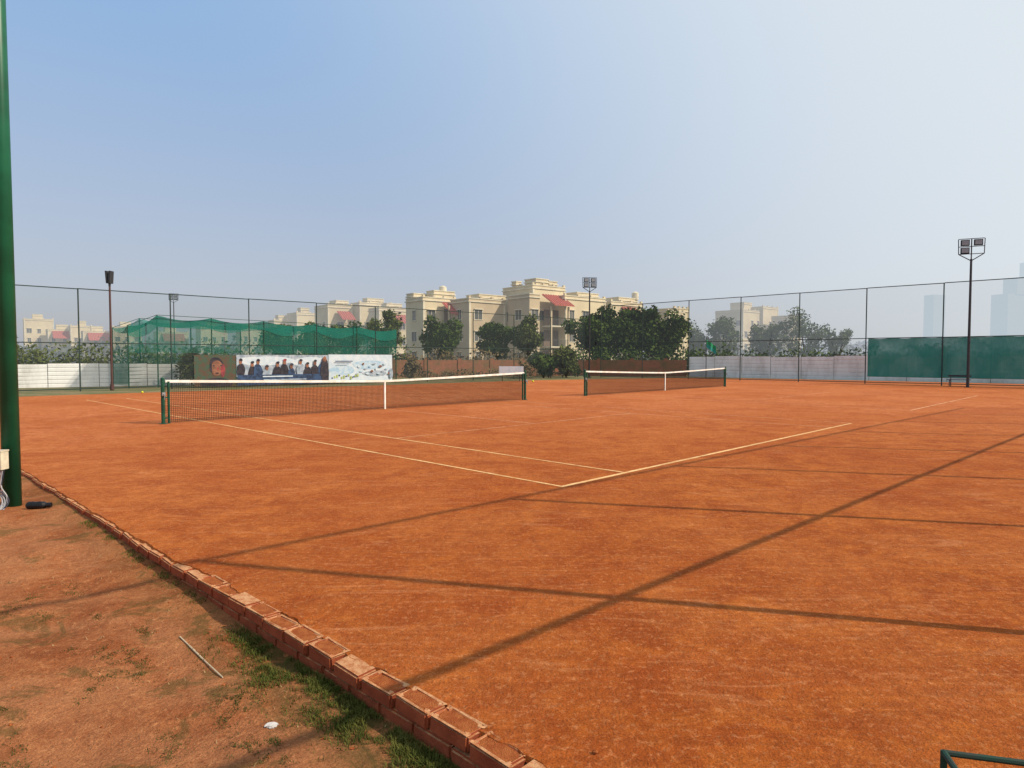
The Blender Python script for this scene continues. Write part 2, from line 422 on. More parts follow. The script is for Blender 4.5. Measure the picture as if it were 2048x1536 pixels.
for j in range(10):
    cu=bpy.data.curves.new('cable','CURVE'); cu.dimensions='3D'; cu.bevel_depth=.005 if j%2 else .007; sp=cu.splines.new('BEZIER')
    x0=-.09+j*.016; P=[pb+Vector((x0,-.17,.50)),pb+Vector((x0+random.uniform(-.03,.08),-.20,.32)),pb+Vector((random.uniform(-.06,.11),-.19,.17)),pb+Vector((random.uniform(-.03,.14),-.26,.08)),pb+Vector((random.uniform(-.02,.08),-.36-.03*j,.045))]
    sp.bezier_points.add(len(P)-1)
    for q,pt in zip(sp.bezier_points,P): q.co=pt; q.handle_left_type=q.handle_right_type='AUTO'
    cu.materials.append(M_cable if j%3 else M_cable2); oo=bpy.data.objects.new('cable',cu); COL.objects.link(oo); oo.parent=par

# black bottle lying on the dirt
M_black=simple('black_plastic',(.010,.010,.012),None,10,.45)
mb=MB(); c0=Vector((-5.30,6.98,-.015)); d=Vector((1,.12,0)).normalized()
for a_,b_,r0,r1 in ((0,.015,.03,.040),(.015,.17,.040,.040),(.17,.20,.040,.022),(.20,.245,.026,.026),(.05,.06,.043,.043),(.12,.13,.043,.043)):
    mb.tube(c0+d*a_,c0+d*b_,r0,r1,n=16)
mb.obj('black_water_bottle',M_black)
# dry stick
def onz(x,y):
    v=Vector((x,y,0))-K0; return dz(v.dot(KD),v.dot(KN))
mb=MB(); M_stick=simple('dry_stick',(.60,.46,.30),None,20,.8)
P=[Vector((x,y,onz(x,y)+.006)) for x,y in ((-2.05,3.91),(-1.93,3.79),(-1.76,3.63),(-1.57,3.43))]
for a_,b_,r in zip(P,P[1:],(.004,.005,.004)): mb.tube(a_,b_,r,r*.9,n=6)
mb.obj('dry_stick',M_stick)
# crumpled paper
bm=bmesh.new(); bmesh.ops.create_icosphere(bm,subdivisions=3,radius=.024)
for v in bm.verts:
    v.co*=random.uniform(.72,1.15); v.co.z*=.35; v.co.x*=1.3
me=bpy.data.meshes.new('paper_scrap'); bm.to_mesh(me); bm.free(); me.materials.append(simple('paper',(.58,.54,.50),None,20,.8))
o=bpy.data.objects.new('paper_scrap',me); o.location=(-1.13,2.96,onz(-1.13,2.96)+.006); COL.objects.link(o)
# brick chips, clods and pebbles on the surfaces
bm=bmesh.new()
for k in range(620):
    if k==0: x,y,z,r=.335,2.53,.008,.012
    elif k<220: x,y=random.uniform(-1.5,5),random.uniform(2.2,9); z=.001; r=random.uniform(.0015,.0045)
    else:
        s,t=random.uniform(-2.6,4),random.uniform(.05,3); p=K0+KD*s+KN*t; x,y,z=p.x,p.y,dz(s,t); r=random.uniform(.002,.010)
    if k<220 and (Vector((x,y,0))-K0).dot(KN)>-.15: continue
    rr=bmesh.ops.create_icosphere(bm,subdivisions=1,radius=r)
    for v in rr['verts']: v.co=Vector((v.co.x*random.uniform(.8,1.5),v.co.y,v.co.z*.7))*random.uniform(.8,1.2)+Vector((x,y,z))
me=bpy.data.meshes.new('brick_chips'); bm.to_mesh(me); bm.free(); me.materials.append(M_rim); COL.objects.link(bpy.data.objects.new('brick_chips',me))

# low green metal bench whose corner enters the frame
M_dg=simple('weathered_green_paint',(.010,.045,.030),(.03,.035,.028),14,.7)
par=empty('metal_bench'); mb=MB(); c0=Vector((1.25,1.82,0)); a_=Vector((.97,-.24,0)).normalized(); b_=Vector((-.24,-.97,0)).normalized()
cs=[c0,c0+a_*.9,c0+a_*.9+b_*.38,c0+b_*.38]
for i in range(4):
    mb.tube(cs[i]+Z*.45,cs[(i+1)%4]+Z*.45,.009); mb.tube(cs[i],cs[i]+Z*.455,.009); mb.tube(cs[i]+Z*.15,cs[(i+1)%4]+Z*.15,.007)
mb.obj('frame',M_dg,par); mb=MB()
for k in range(3): mb.box(c0+b_*(.14+k*.08)+a_*.02+Z*.452,a_*.86,b_*.045,Z*.012)
mb.obj('slats',M_dg,par)

# ---------------------------------------------------------------- floodlights
M_dkm=simple('dark_metal',(.05,.05,.055),None,4,.5,.3); M_lens=simple('lamp_glass',(.30,.33,.36),None,4,.25)
def floodlight(p,H,yaw=0,n=4):
    par=empty('floodlight_pole'); mb=MB(); x=Vector((math.cos(yaw),math.sin(yaw),0)); y=Vector((-x.y,x.x,0))
    mb.tube(p-Z*.1,p+Z*(H-1.1),.075,.055,n=12); mb.tube(p-Z*.05,p+Z*.03,.16,n=12)
    t=p+Z*(H-1.1)
    for sg in (-1,1):
        mb.tube(t-Z*.1,t+x*.58*sg+Z*.28,.025); mb.tube(t+x*.58*sg+Z*.28,t+x*.6*sg+Z*1.1,.022)
    mb.tube(t,t+Z*1.1,.03)
    for zz in (.28,.68,1.1): mb.tube(t-x*.58+Z*zz,t+x*.58+Z*zz,.02)
    mb.obj('pole_and_frame',M_dkm,par); ho=MB(); gl=MB()
    for i in range(n):
        c=t+x*((-.3 if i%2==0 else .3))+Z*(.88 if i<2 else .46)-y*.1
        ho.box(c-x*.2-Z*.16,x*.4,y*.14,Z*.32); gl.box(c-x*.16-Z*.12-y*.02,x*.32,y*.018,Z*.24)
    ho.obj('lamp_housings',M_black,par); gl.obj('lamp_glass',M_lens,par)
floodlight(Vector((25.0,35.3,0)),8.1,math.radians(-25),3)
floodlight(Vector((6.55,54.6,0)),8.4,math.radians(5),4)
floodlight(Vector((-45,86,0)),10.2,math.radians(10),4)
par=empty('street_lamp'); mb=MB(); p=Vector((-20.2,32.5,0)); mb.tube(p-Z*.05,p+Z*5.4,.06,.045,n=10); mb.tube(p,p+Z*.3,.1,.09,n=10)
mb.obj('pole',simple('rusty_pole',(.10,.05,.045),None,3,.7),par); mb=MB()
for dx in (-.055,.055): mb.box(p+Vector((dx-.04,-.15,5.35)),(.08,0,0),(0,.3,0),(dx*.8,0,.62))
mb.tube(p+Z*5.2,p+Z*5.5,.05,.07); mb.obj('lamp_heads',M_dkm,par)

# ---------------------------------------------------------------- barriers and walls
m,nt,b=newmat('white_corrugated_sheet'); b.inputs['Roughness'].default_value=.5
cc=objco(nt); f=ramp(nt,noise(nt,mapping(nt,cc,scale=(1,1,.4)),1.1,5,.7),.38,.72)
nt.links.new(mixc(nt,f,(.86,.86,.84),(.62,.60,.57)),b.inputs['Base Color']); M_wsheet=m
def barrier(p,q,H,z0=-.02,panel=2.4):
    par=empty('white_barrier'); d=(q-p); L=d.length; d.normalize(); n=Vector((-d.y,d.x,0)); mb=MB(); po=MB()
    x=0
    while x<L:
        w_=min(panel,L-x)-.03; hj=H+random.uniform(-.06,.06); nr=6; off=n*random.uniform(-.02,.02)
        for r in range(nr):
            za=z0+r*(hj-z0)/nr; zb=z0+(r+1)*(hj-z0)/nr; zm=za+(zb-za)*.74
            a0=p+d*x+off
            mb.quad(a0+Z*za,a0+d*w_+Z*za,a0+d*w_+Z*zm,a0+Z*zm); mb.quad(a0+Z*zm,a0+d*w_+Z*zm,a0+d*w_+Z*zb+n*.05,a0+Z*zb+n*.05)
            mb.quad(a0+Z*zb+n*.05,a0+d*w_+Z*zb+n*.05,a0+d*w_+Z*zb,a0+Z*zb)
        po.tube(p+d*(x-.015)+n*.09+Z*z0,p+d*(x-.015)+n*.09+Z*(H+.12),.03); x+=panel
    mb.obj('panels',M_wsheet,par); po.obj('posts',M_dkm,par)
barrier(Vector((-36,29.5,0)),Vector((-17.6,40.6,0)),1.30)
barrier(Vector((15.7,57,0)),Vector((35,38.4,0)),1.75)
m,nt,b=newmat('old_brick_wall'); b.inputs['Roughness'].default_value=.95
cc=objco(nt); br=nt.nodes.new('ShaderNodeTexBrick'); br.inputs['Scale'].default_value=1; br.inputs['Brick Width'].default_value=.25; br.inputs['Row Height'].default_value=.09; br.inputs['Mortar Size'].default_value=.008
br.inputs['Color1'].default_value=(.33,.115,.065,1); br.inputs['Color2'].default_value=(.24,.09,.055,1); br.inputs['Mortar'].default_value=(.28,.19,.13,1)
nt.links.new(mapping(nt,cc,(math.pi/2,0,0)),br.inputs['Vector'])
cl=mixc(nt,ramp(nt,noise(nt,cc,.8,5,.7),.4,.65),(0,0,0),(.18,.12,.065)); nt.links.new(br.outputs[0],cl.node.inputs[6]); nt.links.new(cl,b.inputs['Base Color']); M_owall=m
mb=MB(); W=[Vector((-16,52.5,0)),Vector((5,60.5,0)),Vector((15.6,57.6,0))]
for p,q in zip(W,W[1:]):
    d=(q-p).normalized(); n=Vector((-d.y,d.x,0)); L=(q-p).length; mb.box(p-Z*.1,d*L,n*.23,Z*1.55)
    x=0
    while x<L: mb.box(p+d*x-n*.05-Z*.1,d*.35,n*.045,Z*1.7); x+=3
mb.obj('brick_wall',M_owall)

# ---------------------------------------------------------------- green shade net on right fence
M_shade=sheet('green_shade_net',(.014,.27,.205),.90,.8,(.012,.22,.17),.05)
nR=Vector((-RD.y,RD.x,0)); 
par=empty('green_shade_screen'); mb=MB(); p=Vector((25.3,37.9,0))-RD*12.3; 
if nR.dot(-p)<0: nR=-nR
L=16.3; nn=96; a0=p-nR*.10
for i in range(nn):
    f0,f1=i/nn,(i+1)/nn; sg=lambda f:.06*math.sin(f*12*math.pi)**2+.012*math.sin(f*77); wv=lambda f,z:nR*(.025*math.sin(f*140+z*.4)+.015*math.sin(f*61+z))
    for j in range(6):
        z0=lambda f,j:.45+(2.41-sg(f))*j/6
        mb.quad(a0+RD*L*f0+wv(f0,j)+Z*z0(f0,j),a0+RD*L*f1+wv(f1,j)+Z*z0(f1,j),a0+RD*L*f1+wv(f1,j+1)+Z*z0(f1,j+1),a0+RD*L*f0+wv(f0,j+1)+Z*z0(f0,j+1))
mb.obj('net',M_shade,par,True)
mb=MB()
for i in range(0,5): mb.tube(a0+nR*.05+RD*(4.1*i)+Z*.4,a0+nR*.05+RD*(4.1*i)+Z*2.9,.012)
mb.obj('ties',M_green,par)

# ---------------------------------------------------------------- cricket practice cage
par=empty('practice_net_cage'); M_cage=sheet('green_netting',(.010,.20,.15),.38,.6,(.008,.15,.11)); M_roofn=sheet('green_netting_roof',(.010,.20,.15),.66,.6,(.008,.16,.12))
c0=F0+FD*2.35+FN*1.3; Lc=16.4; Wc=4.0; mb=MB(); xs=[0,1.4,4.2,7.2,10.4,13.4,Lc]; hs=[3.35,3.95,3.9,3.85,3.8,3.75,3.6]
for x,h in zip(xs,hs):
    for w_ in (0,Wc): mb.tube(c0+FD*x+FN*w_,c0+FD*x+FN*w_+Z*h,.035)
for (x0,h0),(x1,h1) in zip(zip(xs,hs),zip(xs[1:],hs[1:])):
    for w_ in (0,Wc): mb.tube(c0+FD*x0+FN*w_+Z*h0,c0+FD*x1+FN*w_+Z*h1,.015,n=6)
mb.obj('poles',M_green,par)
fr=MB(); rf=MB()
def top(x):
    for (x0,h0),(x1,h1) in zip(zip(xs,hs),zip(xs[1:],hs[1:])):
        if x<=x1+1e-6:
            t=(x-x0)/(x1-x0); return h0+(h1-h0)*t-.22*4*t*(1-t)
nx=60
for i in range(nx):
    x0,x1=Lc*i/nx,Lc*(i+1)/nx
    q=lambda x,w_,z:c0+FD*x+FN*(w_+.06*math.sin(x*3))+Z*z
    fr.quad(q(x0,0,1.9),q(x1,0,1.9),q(x1,0,top(x1)),q(x0,0,top(x0)))
    fr.quad(q(x0,Wc,.1),q(x1,Wc,.1),q(x1,Wc,top(x1)),q(x0,Wc,top(x0)))
    for j in range(4):
        w0,w1=Wc*j/4,Wc*(j+1)/4; sg=lambda w_:-.35*4*(w_/Wc)*(1-w_/Wc)
        rf.quad(q(x0,w0,top(x0)+sg(w0)),q(x1,w0,top(x1)+sg(w0)),q(x1,w1,top(x1)+sg(w1)),q(x0,w1,top(x0)+sg(w1)))
    rf.quad(q(x0,-.05,top(x0)-.55-.12*math.sin(x0*1.7)),q(x1,-.05,top(x1)-.55-.12*math.sin(x1*1.7)),q(x1,-.02,top(x1)),q(x0,-.02,top(x0)))
for x in (0,Lc): fr.quad(c0+FD*x+Z*.1,c0+FD*x+FN*Wc+Z*.1,c0+FD*x+FN*Wc+Z*top(x),c0+FD*x+Z*top(x))
fr.obj('side_netting',M_cage,par); rf.obj('roof_netting',M_roofn,par)

# ---------------------------------------------------------------- banners on the fence
def flatmat(n,c,c2=None): return simple(n,c,c2 or tuple(x*.7 for x in c),4,.6)
MBW=flatmat('banner_white',(.60,.64,.68),(.48,.56,.64)); MBB=flatmat('banner_blue',(.04,.08,.17),(.02,.03,.06)); MBS=flatmat('banner_sky',(.32,.46,.60),(.5,.58,.64)); MBG=flatmat('banner_dark_green',(.05,.09,.06),(.10,.06,.04)); MSK=flatmat('banner_skin',(.30,.13,.08),(.16,.07,.045)); MBK=flatmat('banner_black',(.02,.02,.03),(.05,.04,.05)); MRD=flatmat('banner_red',(.36,.06,.06),(.2,.04,.05)); MYG=flatmat('banner_lime',(.42,.48,.12)); MGY=flatmat('banner_grey',(.40,.44,.50),(.22,.27,.33))
BO=F0+FD*5.2-FN*.07
def banner(x0,x1,z0,z1,back,shapes):
    par=empty('banner'); mb=MB(); mb.box(BO+FD*x0+Z*z0,FD*(x1-x0),FN*.02,Z*(z1-z0)); mb.obj('panel',back,par)
    W_=x1-x0;Hh=z1-z0
    for i,(kind,cx,cz,rx,rz,mt) in enumerate(shapes):
        mbx=MB(); off=-FN*(.004+.003*i)
        if kind=='e':
            ph=random.uniform(0,6); P=[(cx*W_+rx*math.cos(t)*(1+.10*math.sin(3*t+ph)),cz*Hh+rz*math.sin(t)*(1+.08*math.sin(2*t+ph))) for t in [2*math.pi*k/28 for k in range(28)]]
        else: P=[(cx*W_-rx,cz*Hh-rz),(cx*W_+rx,cz*Hh-rz),(cx*W_+rx,cz*Hh+rz),(cx*W_-rx,cz*Hh+rz)]
        P=[(min(W_-.01,max(.01,a)),min(Hh-.01,max(.01,b))) for a,b in P]
        o_=BO+FD*x0+Z*z0+off
        mbx.poly([o_+FD*a+Z*b for a,b in P]); mbx.obj('print_%d'%i,mt,par)
banner(0,2.2,.05,1.78,MBG,[('e',.5,.05,.85,.40,MBK),('e',.52,.66,.38,.50,MBK),('e',.54,.58,.30,.46,MSK),('e',.68,.5,.12,.36,MRD),('e',.46,.66,.06,.03,MBK),('e',.64,.66,.06,.03,MBK),('e',.56,.56,.04,.09,MRD),('e',.54,.42,.10,.03,MBK)])
sh=[('e',.3,.8,1.6,.28,MBW),('e',.8,.75,1.2,.3,MBW)]
for k in range(11):
    cx=.05+k*.088+random.uniform(-.02,.02); hz_=random.uniform(.55,.80); sh+=[('e',cx,hz_-.30,random.uniform(.18,.36),.45,[MBK,MGY,MBB,MBK][(k*3)%4]),('e',cx,hz_,.09,.14,MSK),('e',cx+.004,hz_+.07,.10,.08,MBK if k!=5 else MRD)]
sh+=[('r',.5,.17,2.76,.30,MBB),('r',.42,.28,.9,.035,MBW),('r',.5,.17,1.3,.03,MGY),('r',.55,.08,1.0,.02,MGY),('e',.95,.45,.28,.75,MBK),('e',.95,.86,.12,.16,MSK)]
banner(2.24,7.8,.05,1.80,MGY,sh)
sh=[('e',.2,.45,.9,.30,MBS),('e',.62,.62,1.2,.3,MBS),('e',.72,.30,.9,.18,MGY)]
for k in range(12): sh.append(('r',.05+k*.035,.16+.03*((k*5)%4),.05,.04+.03*(k%3),MYG if k%3 else MBB))
for k in range(16): sh.append(('e',.42+.034*k,.3+.09*((k*3)%5),.07+.03*(k%3),.05+.02*(k%2),[MGY,MBW,MBS,MSK][(k*5)%4]))
sh+=[('r',.22,.76,.6,.03,MBB),('r',.2,.66,.4,.02,MGY),('e',.97,.3,.14,.35,MGY)]
banner(7.83,12.4,.08,1.84,MBW,sh)

# small signs & bits
par=empty('notice_board'); mb=MB(); mb.box(Vector((-.9,44.6,.55)),(1.7,0,0),(0,.04,0),(0,0,.5)); mb.obj('panel',MBW,par); mb=MB(); mb.box(Vector((-.7,44.65,-.02)),(.05,0,0),(0,.05,0),(0,0,1.0)); mb.box(Vector((.5,44.65,-.02)),(.05,0,0),(0,.05,0),(0,0,1.0)); mb.obj('legs',M_dkm,par)
M_y=simple('yellow_felt',(.70,.66,.04),None,5,.9)
def ball(x,y,r=.05):
    bm=bmesh.new(); bmesh.ops.create_uvsphere(bm,u_segments=12,v_segments=8,radius=r); me=bpy.data.meshes.new('tennis_ball'); bm.to_mesh(me); bm.free(); me.materials.append(M_y)
    o=bpy.data.objects.new('tennis_ball',me); o.location=(x,y,r); COL.objects.link(o)
ball(-16.9,29.4,.05); ball(1.4,43.0,.07)
def bench(p,d,L=1.1):
    par=empty('park_bench'); n=Vector((-d.y,d.x,0)); mb=MB()
    for k in range(3): mb.box(p+n*(.14*k)+Z*.38,d*L,n*.11,Z*.03)
    mb.box(p+n*.45+Z*.55,d*L,n*.03,Z*.10)
    mb.obj('slats',M_dkm,par); mb=MB()
    for x in (.12,L-.17):
        mb.box(p+d*x,d*.04,n*.04,Z*.378); mb.box(p+d*x+n*.40,d*.04,n*.04,Z*.64); mb.box(p+d*x+n*.045+Z*.33,d*.04,n*.35,Z*.04)
    mb.obj('legs',M_dkm,par)
bench(Vector((24.7,36.6,0)),Vector((.72,-.69,0)))
# flag on a pole
par=empty('flag'); mb=MB(); p=Vector((15.0,49.8,0)); mb.tube(p,p+Z*3.3,.03); mb.obj('pole',M_dkm,par)
for nm,z0,z1,mt in (('green_stripe',2.75,3.05,simple('flag_green',(.02,.30,.12),None,4,.8)),('teal_stripe',2.45,2.746,simple('flag_teal',(.03,.35,.30),None,4,.8))):
    mb=MB()
    for i in range(12):
        f=lambda i,z:p+Vector((.03+.06*i,.06*math.sin(i*.9),z-.045*i))
        mb.quad(f(i,z0),f(i+1,z0),f(i+1,z1),f(i,z1))
    mb.obj(nm,mt,par)

# ---------------------------------------------------------------- trees
def leaves(name,centres,size,mat,parent=None):
    c=np.array(centres); n=len(c); a=rng.normal(size=(n,3)); a/=np.linalg.norm(a,axis=1)[:,None]
    b_=rng.normal(size=(n,3)); b_=np.cross(a,b_); b_/=np.linalg.norm(b_,axis=1)[:,None]
    s=size*rng.uniform(.5,1.3,(n,1)); v=np.stack([c-a*s,c-b_*s*.55,c+a*s,c+b_*s*.55],1).reshape(-1,3)
    me=bpy.data.meshes.new(name); me.from_pydata(v.tolist(),[],[(4*i,4*i+1,4*i+2,4*i+3) for i in range(n)]); me.materials.append(mat)
    o=bpy.data.objects.new(name,me); COL.objects.link(o)
    if parent: o.parent=parent
    return o
def crown_pts(cx,cy,cz,rx,ry,rz,nl,n,lobe=.38):
    out=[]; L=[]
    for _ in range(nl):
        d=rng.normal(size=3); d/=np.linalg.norm(d); r=rng.uniform(.35,.88)
        L.append((d*r,rng.uniform(.6,1.25)*lobe))
    for _ in range(n):
        p,lr=L[rng.integers(nl)]; d=rng.normal(size=3); d/=np.linalg.norm(d); q=p+d*lr*rng.uniform(.35,1.05)
        q[2]=max(q[2],-.85)
        out.append((cx+q[0]*rx,cy+q[1]*ry,cz+q[2]*rz))
    return out,[(cx+p[0]*rx,cy+p[1]*ry,cz+p[2]*rz) for p,_ in L]
M_bark=simple('bark',(.12,.085,.06),None,5,.9)
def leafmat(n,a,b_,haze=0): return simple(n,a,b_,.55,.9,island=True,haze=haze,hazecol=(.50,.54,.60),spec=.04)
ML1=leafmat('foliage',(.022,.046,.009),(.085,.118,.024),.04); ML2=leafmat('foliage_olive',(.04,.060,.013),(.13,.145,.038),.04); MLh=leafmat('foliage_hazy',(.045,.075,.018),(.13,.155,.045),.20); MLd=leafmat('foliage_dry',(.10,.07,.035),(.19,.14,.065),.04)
def tree(x,y,top_,w_,bot,mat,n=3200,size=.24,name='tree',nl=22):
    par=empty(name); cz=(top_+bot)/2; rz=(top_-bot)/2; mb=MB(); base=Vector((x,y,-.1)); fork=Vector((x+.1,y,bot+.15*rz))
    mb.tube(base,fork,.16+w_*.012,.11+w_*.008,n=9)
    P,Lc=crown_pts(x,y,cz,w_/2,w_/2,rz,nl,n)
    for l in Lc[:10]: 
        m_=(fork+Vector(l))/2+Vector((0,0,-.2)); mb.tube(fork,m_,.09,.06,n=6); mb.tube(m_,Vector(l),.06,.02,n=6)
    mb.obj('trunk_and_limbs',M_bark,par,True); leaves('crown',P,size,mat,par)
tree(-8.4,78,6.9,5.8,1.2,ML1,3800,nl=16)
tree(-1.9,79,6.6,5.6,1.3,ML1,3600,nl=14); tree(1.9,77,7.1,4.4,1.5,ML2,nl=14)
tree(9.2,72,7.2,6.8,.8,ML1,5600,nl=20); tree(13.2,73,8.2,8.6,.8,ML1,7200,nl=26); tree(16.6,71,7.4,5.6,.6,ML1,4600)
tree(-15.0,75,7.2,4.6,1.5,ML2); tree(-20.5,80,6.4,5.0,1,ML1); tree(-25,82,6.2,6,1,ML2); tree(-30,84,6.4,6,1,ML1)
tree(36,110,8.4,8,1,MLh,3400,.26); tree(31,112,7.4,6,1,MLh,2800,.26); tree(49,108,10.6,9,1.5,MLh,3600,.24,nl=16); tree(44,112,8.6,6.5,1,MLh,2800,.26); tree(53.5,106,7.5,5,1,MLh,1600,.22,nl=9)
def shrub(name,x,y,w_,h,mat,n=1800,size=.16,d=None):
    P,_=crown_pts(x,y,h/2,w_/2,(d or w_)/2,h/2*1.05,16,n,.42); P=[p for p in P if p[2]>-.02]
    mb=MB()
    for _ in range(7): mb.tube((x,y,-.05),(x+random.uniform(-.3,.3)*w_,y,h*.6),.03,.012,n=5)
    par=empty(name); mb.obj('stems',M_bark,par); leaves('leaves',P,size,mat,par)
shrub('shrub',2.6,53,2.6,2.2,ML1); shrub('shrub',4.5,53.5,2.8,2.7,ML2); shrub('shrub',-19.0,38.2,1.6,2.3,ML2,1200,.12); shrub('shrub',-7.6,49,1.4,1.8,MLd,900,.12); shrub('shrub',1.0,51.5,1.4,1.4,MLd,700,.1)
def hedge(name,p,q,h,th,mat,n,size):
    P=[]
    for _ in range(n):
        t=rng.uniform(); hh=h*(.62+.22*math.sin(t*37)+.16*math.sin(t*91+1)+.12*math.sin(t*211))
        P.append((p[0]+(q[0]-p[0])*t+rng.normal()*th*.4,p[1]+(q[1]-p[1])*t+rng.normal()*th*.4,hh*rng.uniform(0,1)**.7))
    leaves(name,P,size,mat)
hedge('hedge',(-46,47),(-22,52),2.9,2.2,ML2,10000,.16)
hedge('hedge',(-24,53),(-9,60),2.7,1.6,ML1,5500,.17)
hedge('dry_scrub',(-14,57),(6,65.5),2.6,1.4,MLd,5200,.16)
hedge('hedge',(6,66),(22,62),3.0,1.6,ML1,5500,.17)
hedge('hedge',(18,66),(34,60),2.6,2.0,ML1,5500,.18)
hedge('dry_scrub',(-15.5,51.5),(4.5,59.6),.7,.5,MLd,2200,.1)
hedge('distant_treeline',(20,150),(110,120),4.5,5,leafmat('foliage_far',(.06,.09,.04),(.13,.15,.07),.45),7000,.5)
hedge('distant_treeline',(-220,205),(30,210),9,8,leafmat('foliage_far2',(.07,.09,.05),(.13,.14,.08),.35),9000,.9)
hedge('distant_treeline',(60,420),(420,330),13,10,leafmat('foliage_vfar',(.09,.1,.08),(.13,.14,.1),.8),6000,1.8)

# ---------------------------------------------------------------- apartment buildings
HZ=(.58,.60,.64)
def bmats(h):
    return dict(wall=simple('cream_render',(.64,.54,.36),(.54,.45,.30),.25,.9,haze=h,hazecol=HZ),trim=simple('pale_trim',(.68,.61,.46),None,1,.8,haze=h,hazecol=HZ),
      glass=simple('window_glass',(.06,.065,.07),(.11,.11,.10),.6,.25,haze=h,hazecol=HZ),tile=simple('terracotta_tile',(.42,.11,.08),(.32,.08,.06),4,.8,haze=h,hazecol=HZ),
      shade=simple('painted_recess_shade',(.16,.115,.085),None,1,.9,haze=h,hazecol=HZ),tan=simple('tan_render',(.51,.41,.27),(.43,.34,.23),.25,.9,haze=h,hazecol=HZ))
class Bld:
    def __init__(s,ang,mats,name='apartment_building'):
        s.R=Vector((math.cos(ang),math.sin(ang),0)); s.Lf=Vector((-math.sin(ang),math.cos(ang),0)); s.m=mats; s.p=empty(name); s.k={k:MB() for k in mats}
    def face(s,c,d,n,w_,z0,z1,storey=3.0,pitch=2.6,skip=0):
        nwin=max(1,int(w_/pitch)); ns=int((z1-z0)/storey)
        for j in range(ns):
            for i in range(nwin):
                if random.random()<skip: continue
                x=(i+.5)*w_/nwin; z=z0+j*storey+1.0; ww=random.choice([.9,1.2,1.3]); hh=random.choice([1.35,1.35,1.5])
                o=c+d*(x-ww/2)+Z*z
                s.k['trim'].box(o+n*.002-d*.12-Z*.1,d*(ww+.24),n*.06,Z*.1); s.k['trim'].box(o-d*.12+Z*hh+n*.002,d*(ww+.24),n*.22,Z*.1)
                s.k['trim'].box(o-d*.1+n*.002,d*.1,n*.06,Z*hh); s.k['trim'].box(o+d*ww+n*.002,d*.1,n*.06,Z*hh)
                s.k['glass'].box(o+n*.002,d*ww,n*.015,Z*hh); s.k['trim'].box(o+d*(ww/2-.025)+n*.018,d*.05,n*.02,Z*hh)
    def tank(s,x,y,z):
        s.k['trim'].tube((x,y,z),(x,y,z+1.1),.55,n=12); s.k['trim'].tube((x,y,z+1.1),(x,y,z+1.3),.55,.2,n=12)
    def block(s,x,y,wr,wl,z1,z0=-.1,mat='wall',win=(True,True),cornice=True,skip=.15):
        c=Vector((x,y,0)); s.k[mat].box(c+Z*z0,s.R*wr,s.Lf*wl,Z*(z1-z0))
        if cornice:
            s.k['trim'].box(c-s.R*.14-s.Lf*.14+Z*(z1-.45),s.R*(wr+.28),s.Lf*(wl+.28),Z*.14)
            s.k['trim'].box(c-s.R*.08-s.Lf*.08+Z*(z1+.003),s.R*(wr+.16),s.Lf*(wl+.16),Z*.12)
            if wr>3.5 and z0<1:   # corner pilasters and parapet piers
                for f in (0,1): s.k['trim'].box(c+s.R*(f*(wr-.3))-s.Lf*.06+Z*0,s.R*.3,s.Lf*.058,Z*(z1-.46))
                for f in (0,.33,.66,1): s.k[mat].box(c+s.R*(f*(wr-.35))+Z*(z1+.125),s.R*.35,s.Lf*.3,Z*.28)
        zb=max(z0,0)
        if win[0]: s.face(c,s.R,-s.Lf,wr,zb,z1-.4,skip=skip)
        if win[1]: s.face(c+s.Lf*wl,-s.Lf,-s.R,wl,zb,z1-.4,skip=skip)
    def redroof(s,x,y,wr,dep,ztop,zbot):
        c=Vector((x,y,0)); a=c+Z*ztop; b_=c-s.Lf*dep+Z*zbot; th=Z*.12
        s.k['tile'].box(b_,s.R*wr,(a-b_),th)
        n=int(wr/.45)
        for i in range(n): s.k['tile'].tube(b_+s.R*(i+.5)*wr/n+th,a+s.R*(i+.5)*wr/n+th,.09,n=6)
    def balcony(s,x,y,wr,dep,levels):
        c=Vector((x,y,0))
        for z in levels:
            s.k['trim'].box(c-s.Lf*dep+Z*z,s.R*wr,s.Lf*dep*.998,Z*.18)
            s.k['shade'].box(c+s.R*.35-s.Lf*.03+Z*(z+.2),s.R*(wr-.7),s.Lf*.028,Z*2.3)  # flat dark panel on the wall; the opening's shade is in its colour
            for f in (.0,1.0): s.k['tan'].box(c+s.R*(f*(wr-.22))-s.Lf*dep+Z*(z+.18),s.R*.22,s.Lf*.22,Z*2.7)
            s.k['glass'].box(c-s.Lf*dep+s.R*.22+Z*(z+1.05),s.R*(wr-.44),s.Lf*.05,Z*.05)
            nb=int(wr/.3)
            for i in range(nb): s.k['glass'].box(c-s.Lf*dep+s.R*(.25+i*(wr-.5)/nb)+Z*(z+.18),s.R*.03,s.Lf*.03,Z*.87)
    def done(s):
        for k,n in (('wall','walls'),('tan','tan_walls'),('trim','trim'),('glass','windows'),('tile','tile_roofs'),('shade','recess_shade_panels')):
            if s.k[k].v: s.k[k].obj(n,s.m[k],s.p)
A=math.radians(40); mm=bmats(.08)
b_=Bld(A,mm)
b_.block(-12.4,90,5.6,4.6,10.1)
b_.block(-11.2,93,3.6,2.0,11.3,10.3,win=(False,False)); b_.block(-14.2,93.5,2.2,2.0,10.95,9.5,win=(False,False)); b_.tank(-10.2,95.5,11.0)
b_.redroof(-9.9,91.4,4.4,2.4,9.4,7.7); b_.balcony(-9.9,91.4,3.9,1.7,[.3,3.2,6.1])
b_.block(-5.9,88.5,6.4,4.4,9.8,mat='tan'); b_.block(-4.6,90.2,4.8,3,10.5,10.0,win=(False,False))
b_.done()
b_=Bld(A,mm)
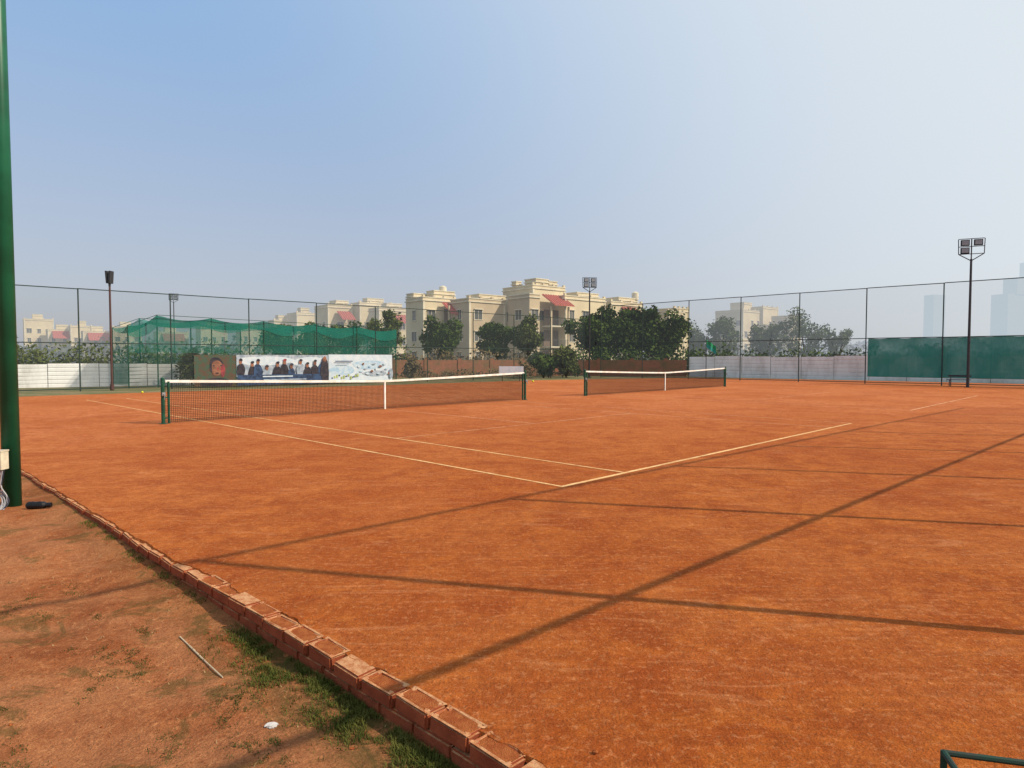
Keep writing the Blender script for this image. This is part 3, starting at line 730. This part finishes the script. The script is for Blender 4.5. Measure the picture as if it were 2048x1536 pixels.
b_.block(2.9,91,6.4,6.6,11.9); b_.block(3.4,92,2.4,2.4,12.9,12.1,win=(False,False)); b_.block(.6,93.8,1.0,1.0,12.7,12.1,win=(False,False)); b_.block(5.4,94,1.6,1.5,12.75,12.1,win=(False,False))
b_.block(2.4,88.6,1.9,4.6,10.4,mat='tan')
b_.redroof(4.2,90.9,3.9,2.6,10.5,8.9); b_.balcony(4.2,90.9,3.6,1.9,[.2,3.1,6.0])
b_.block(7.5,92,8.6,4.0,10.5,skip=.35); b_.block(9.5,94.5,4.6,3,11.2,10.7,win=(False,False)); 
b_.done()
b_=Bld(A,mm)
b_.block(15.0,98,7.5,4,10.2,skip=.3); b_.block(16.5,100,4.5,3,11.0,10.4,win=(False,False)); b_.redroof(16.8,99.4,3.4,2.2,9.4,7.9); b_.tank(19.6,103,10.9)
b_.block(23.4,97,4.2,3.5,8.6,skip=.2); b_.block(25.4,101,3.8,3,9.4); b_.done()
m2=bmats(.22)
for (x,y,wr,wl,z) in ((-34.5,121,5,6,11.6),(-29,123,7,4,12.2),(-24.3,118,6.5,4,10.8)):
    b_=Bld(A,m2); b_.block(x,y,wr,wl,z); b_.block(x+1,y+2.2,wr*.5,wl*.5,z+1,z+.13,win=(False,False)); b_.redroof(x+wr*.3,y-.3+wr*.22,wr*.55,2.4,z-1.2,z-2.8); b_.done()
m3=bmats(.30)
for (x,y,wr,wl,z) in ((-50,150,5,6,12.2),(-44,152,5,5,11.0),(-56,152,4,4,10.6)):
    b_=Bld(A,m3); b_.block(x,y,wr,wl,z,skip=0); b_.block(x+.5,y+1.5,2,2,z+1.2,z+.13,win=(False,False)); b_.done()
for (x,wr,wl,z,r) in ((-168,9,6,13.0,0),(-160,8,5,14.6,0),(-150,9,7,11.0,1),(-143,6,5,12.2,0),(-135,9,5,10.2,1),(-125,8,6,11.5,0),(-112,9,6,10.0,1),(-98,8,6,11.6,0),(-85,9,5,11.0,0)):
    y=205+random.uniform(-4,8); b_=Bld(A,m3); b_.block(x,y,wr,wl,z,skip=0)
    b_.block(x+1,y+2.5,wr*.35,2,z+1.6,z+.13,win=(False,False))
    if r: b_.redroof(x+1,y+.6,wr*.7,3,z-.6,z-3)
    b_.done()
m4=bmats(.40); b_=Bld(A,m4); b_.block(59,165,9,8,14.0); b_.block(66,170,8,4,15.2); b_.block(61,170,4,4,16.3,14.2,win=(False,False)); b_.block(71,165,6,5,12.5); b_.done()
# hazy towers
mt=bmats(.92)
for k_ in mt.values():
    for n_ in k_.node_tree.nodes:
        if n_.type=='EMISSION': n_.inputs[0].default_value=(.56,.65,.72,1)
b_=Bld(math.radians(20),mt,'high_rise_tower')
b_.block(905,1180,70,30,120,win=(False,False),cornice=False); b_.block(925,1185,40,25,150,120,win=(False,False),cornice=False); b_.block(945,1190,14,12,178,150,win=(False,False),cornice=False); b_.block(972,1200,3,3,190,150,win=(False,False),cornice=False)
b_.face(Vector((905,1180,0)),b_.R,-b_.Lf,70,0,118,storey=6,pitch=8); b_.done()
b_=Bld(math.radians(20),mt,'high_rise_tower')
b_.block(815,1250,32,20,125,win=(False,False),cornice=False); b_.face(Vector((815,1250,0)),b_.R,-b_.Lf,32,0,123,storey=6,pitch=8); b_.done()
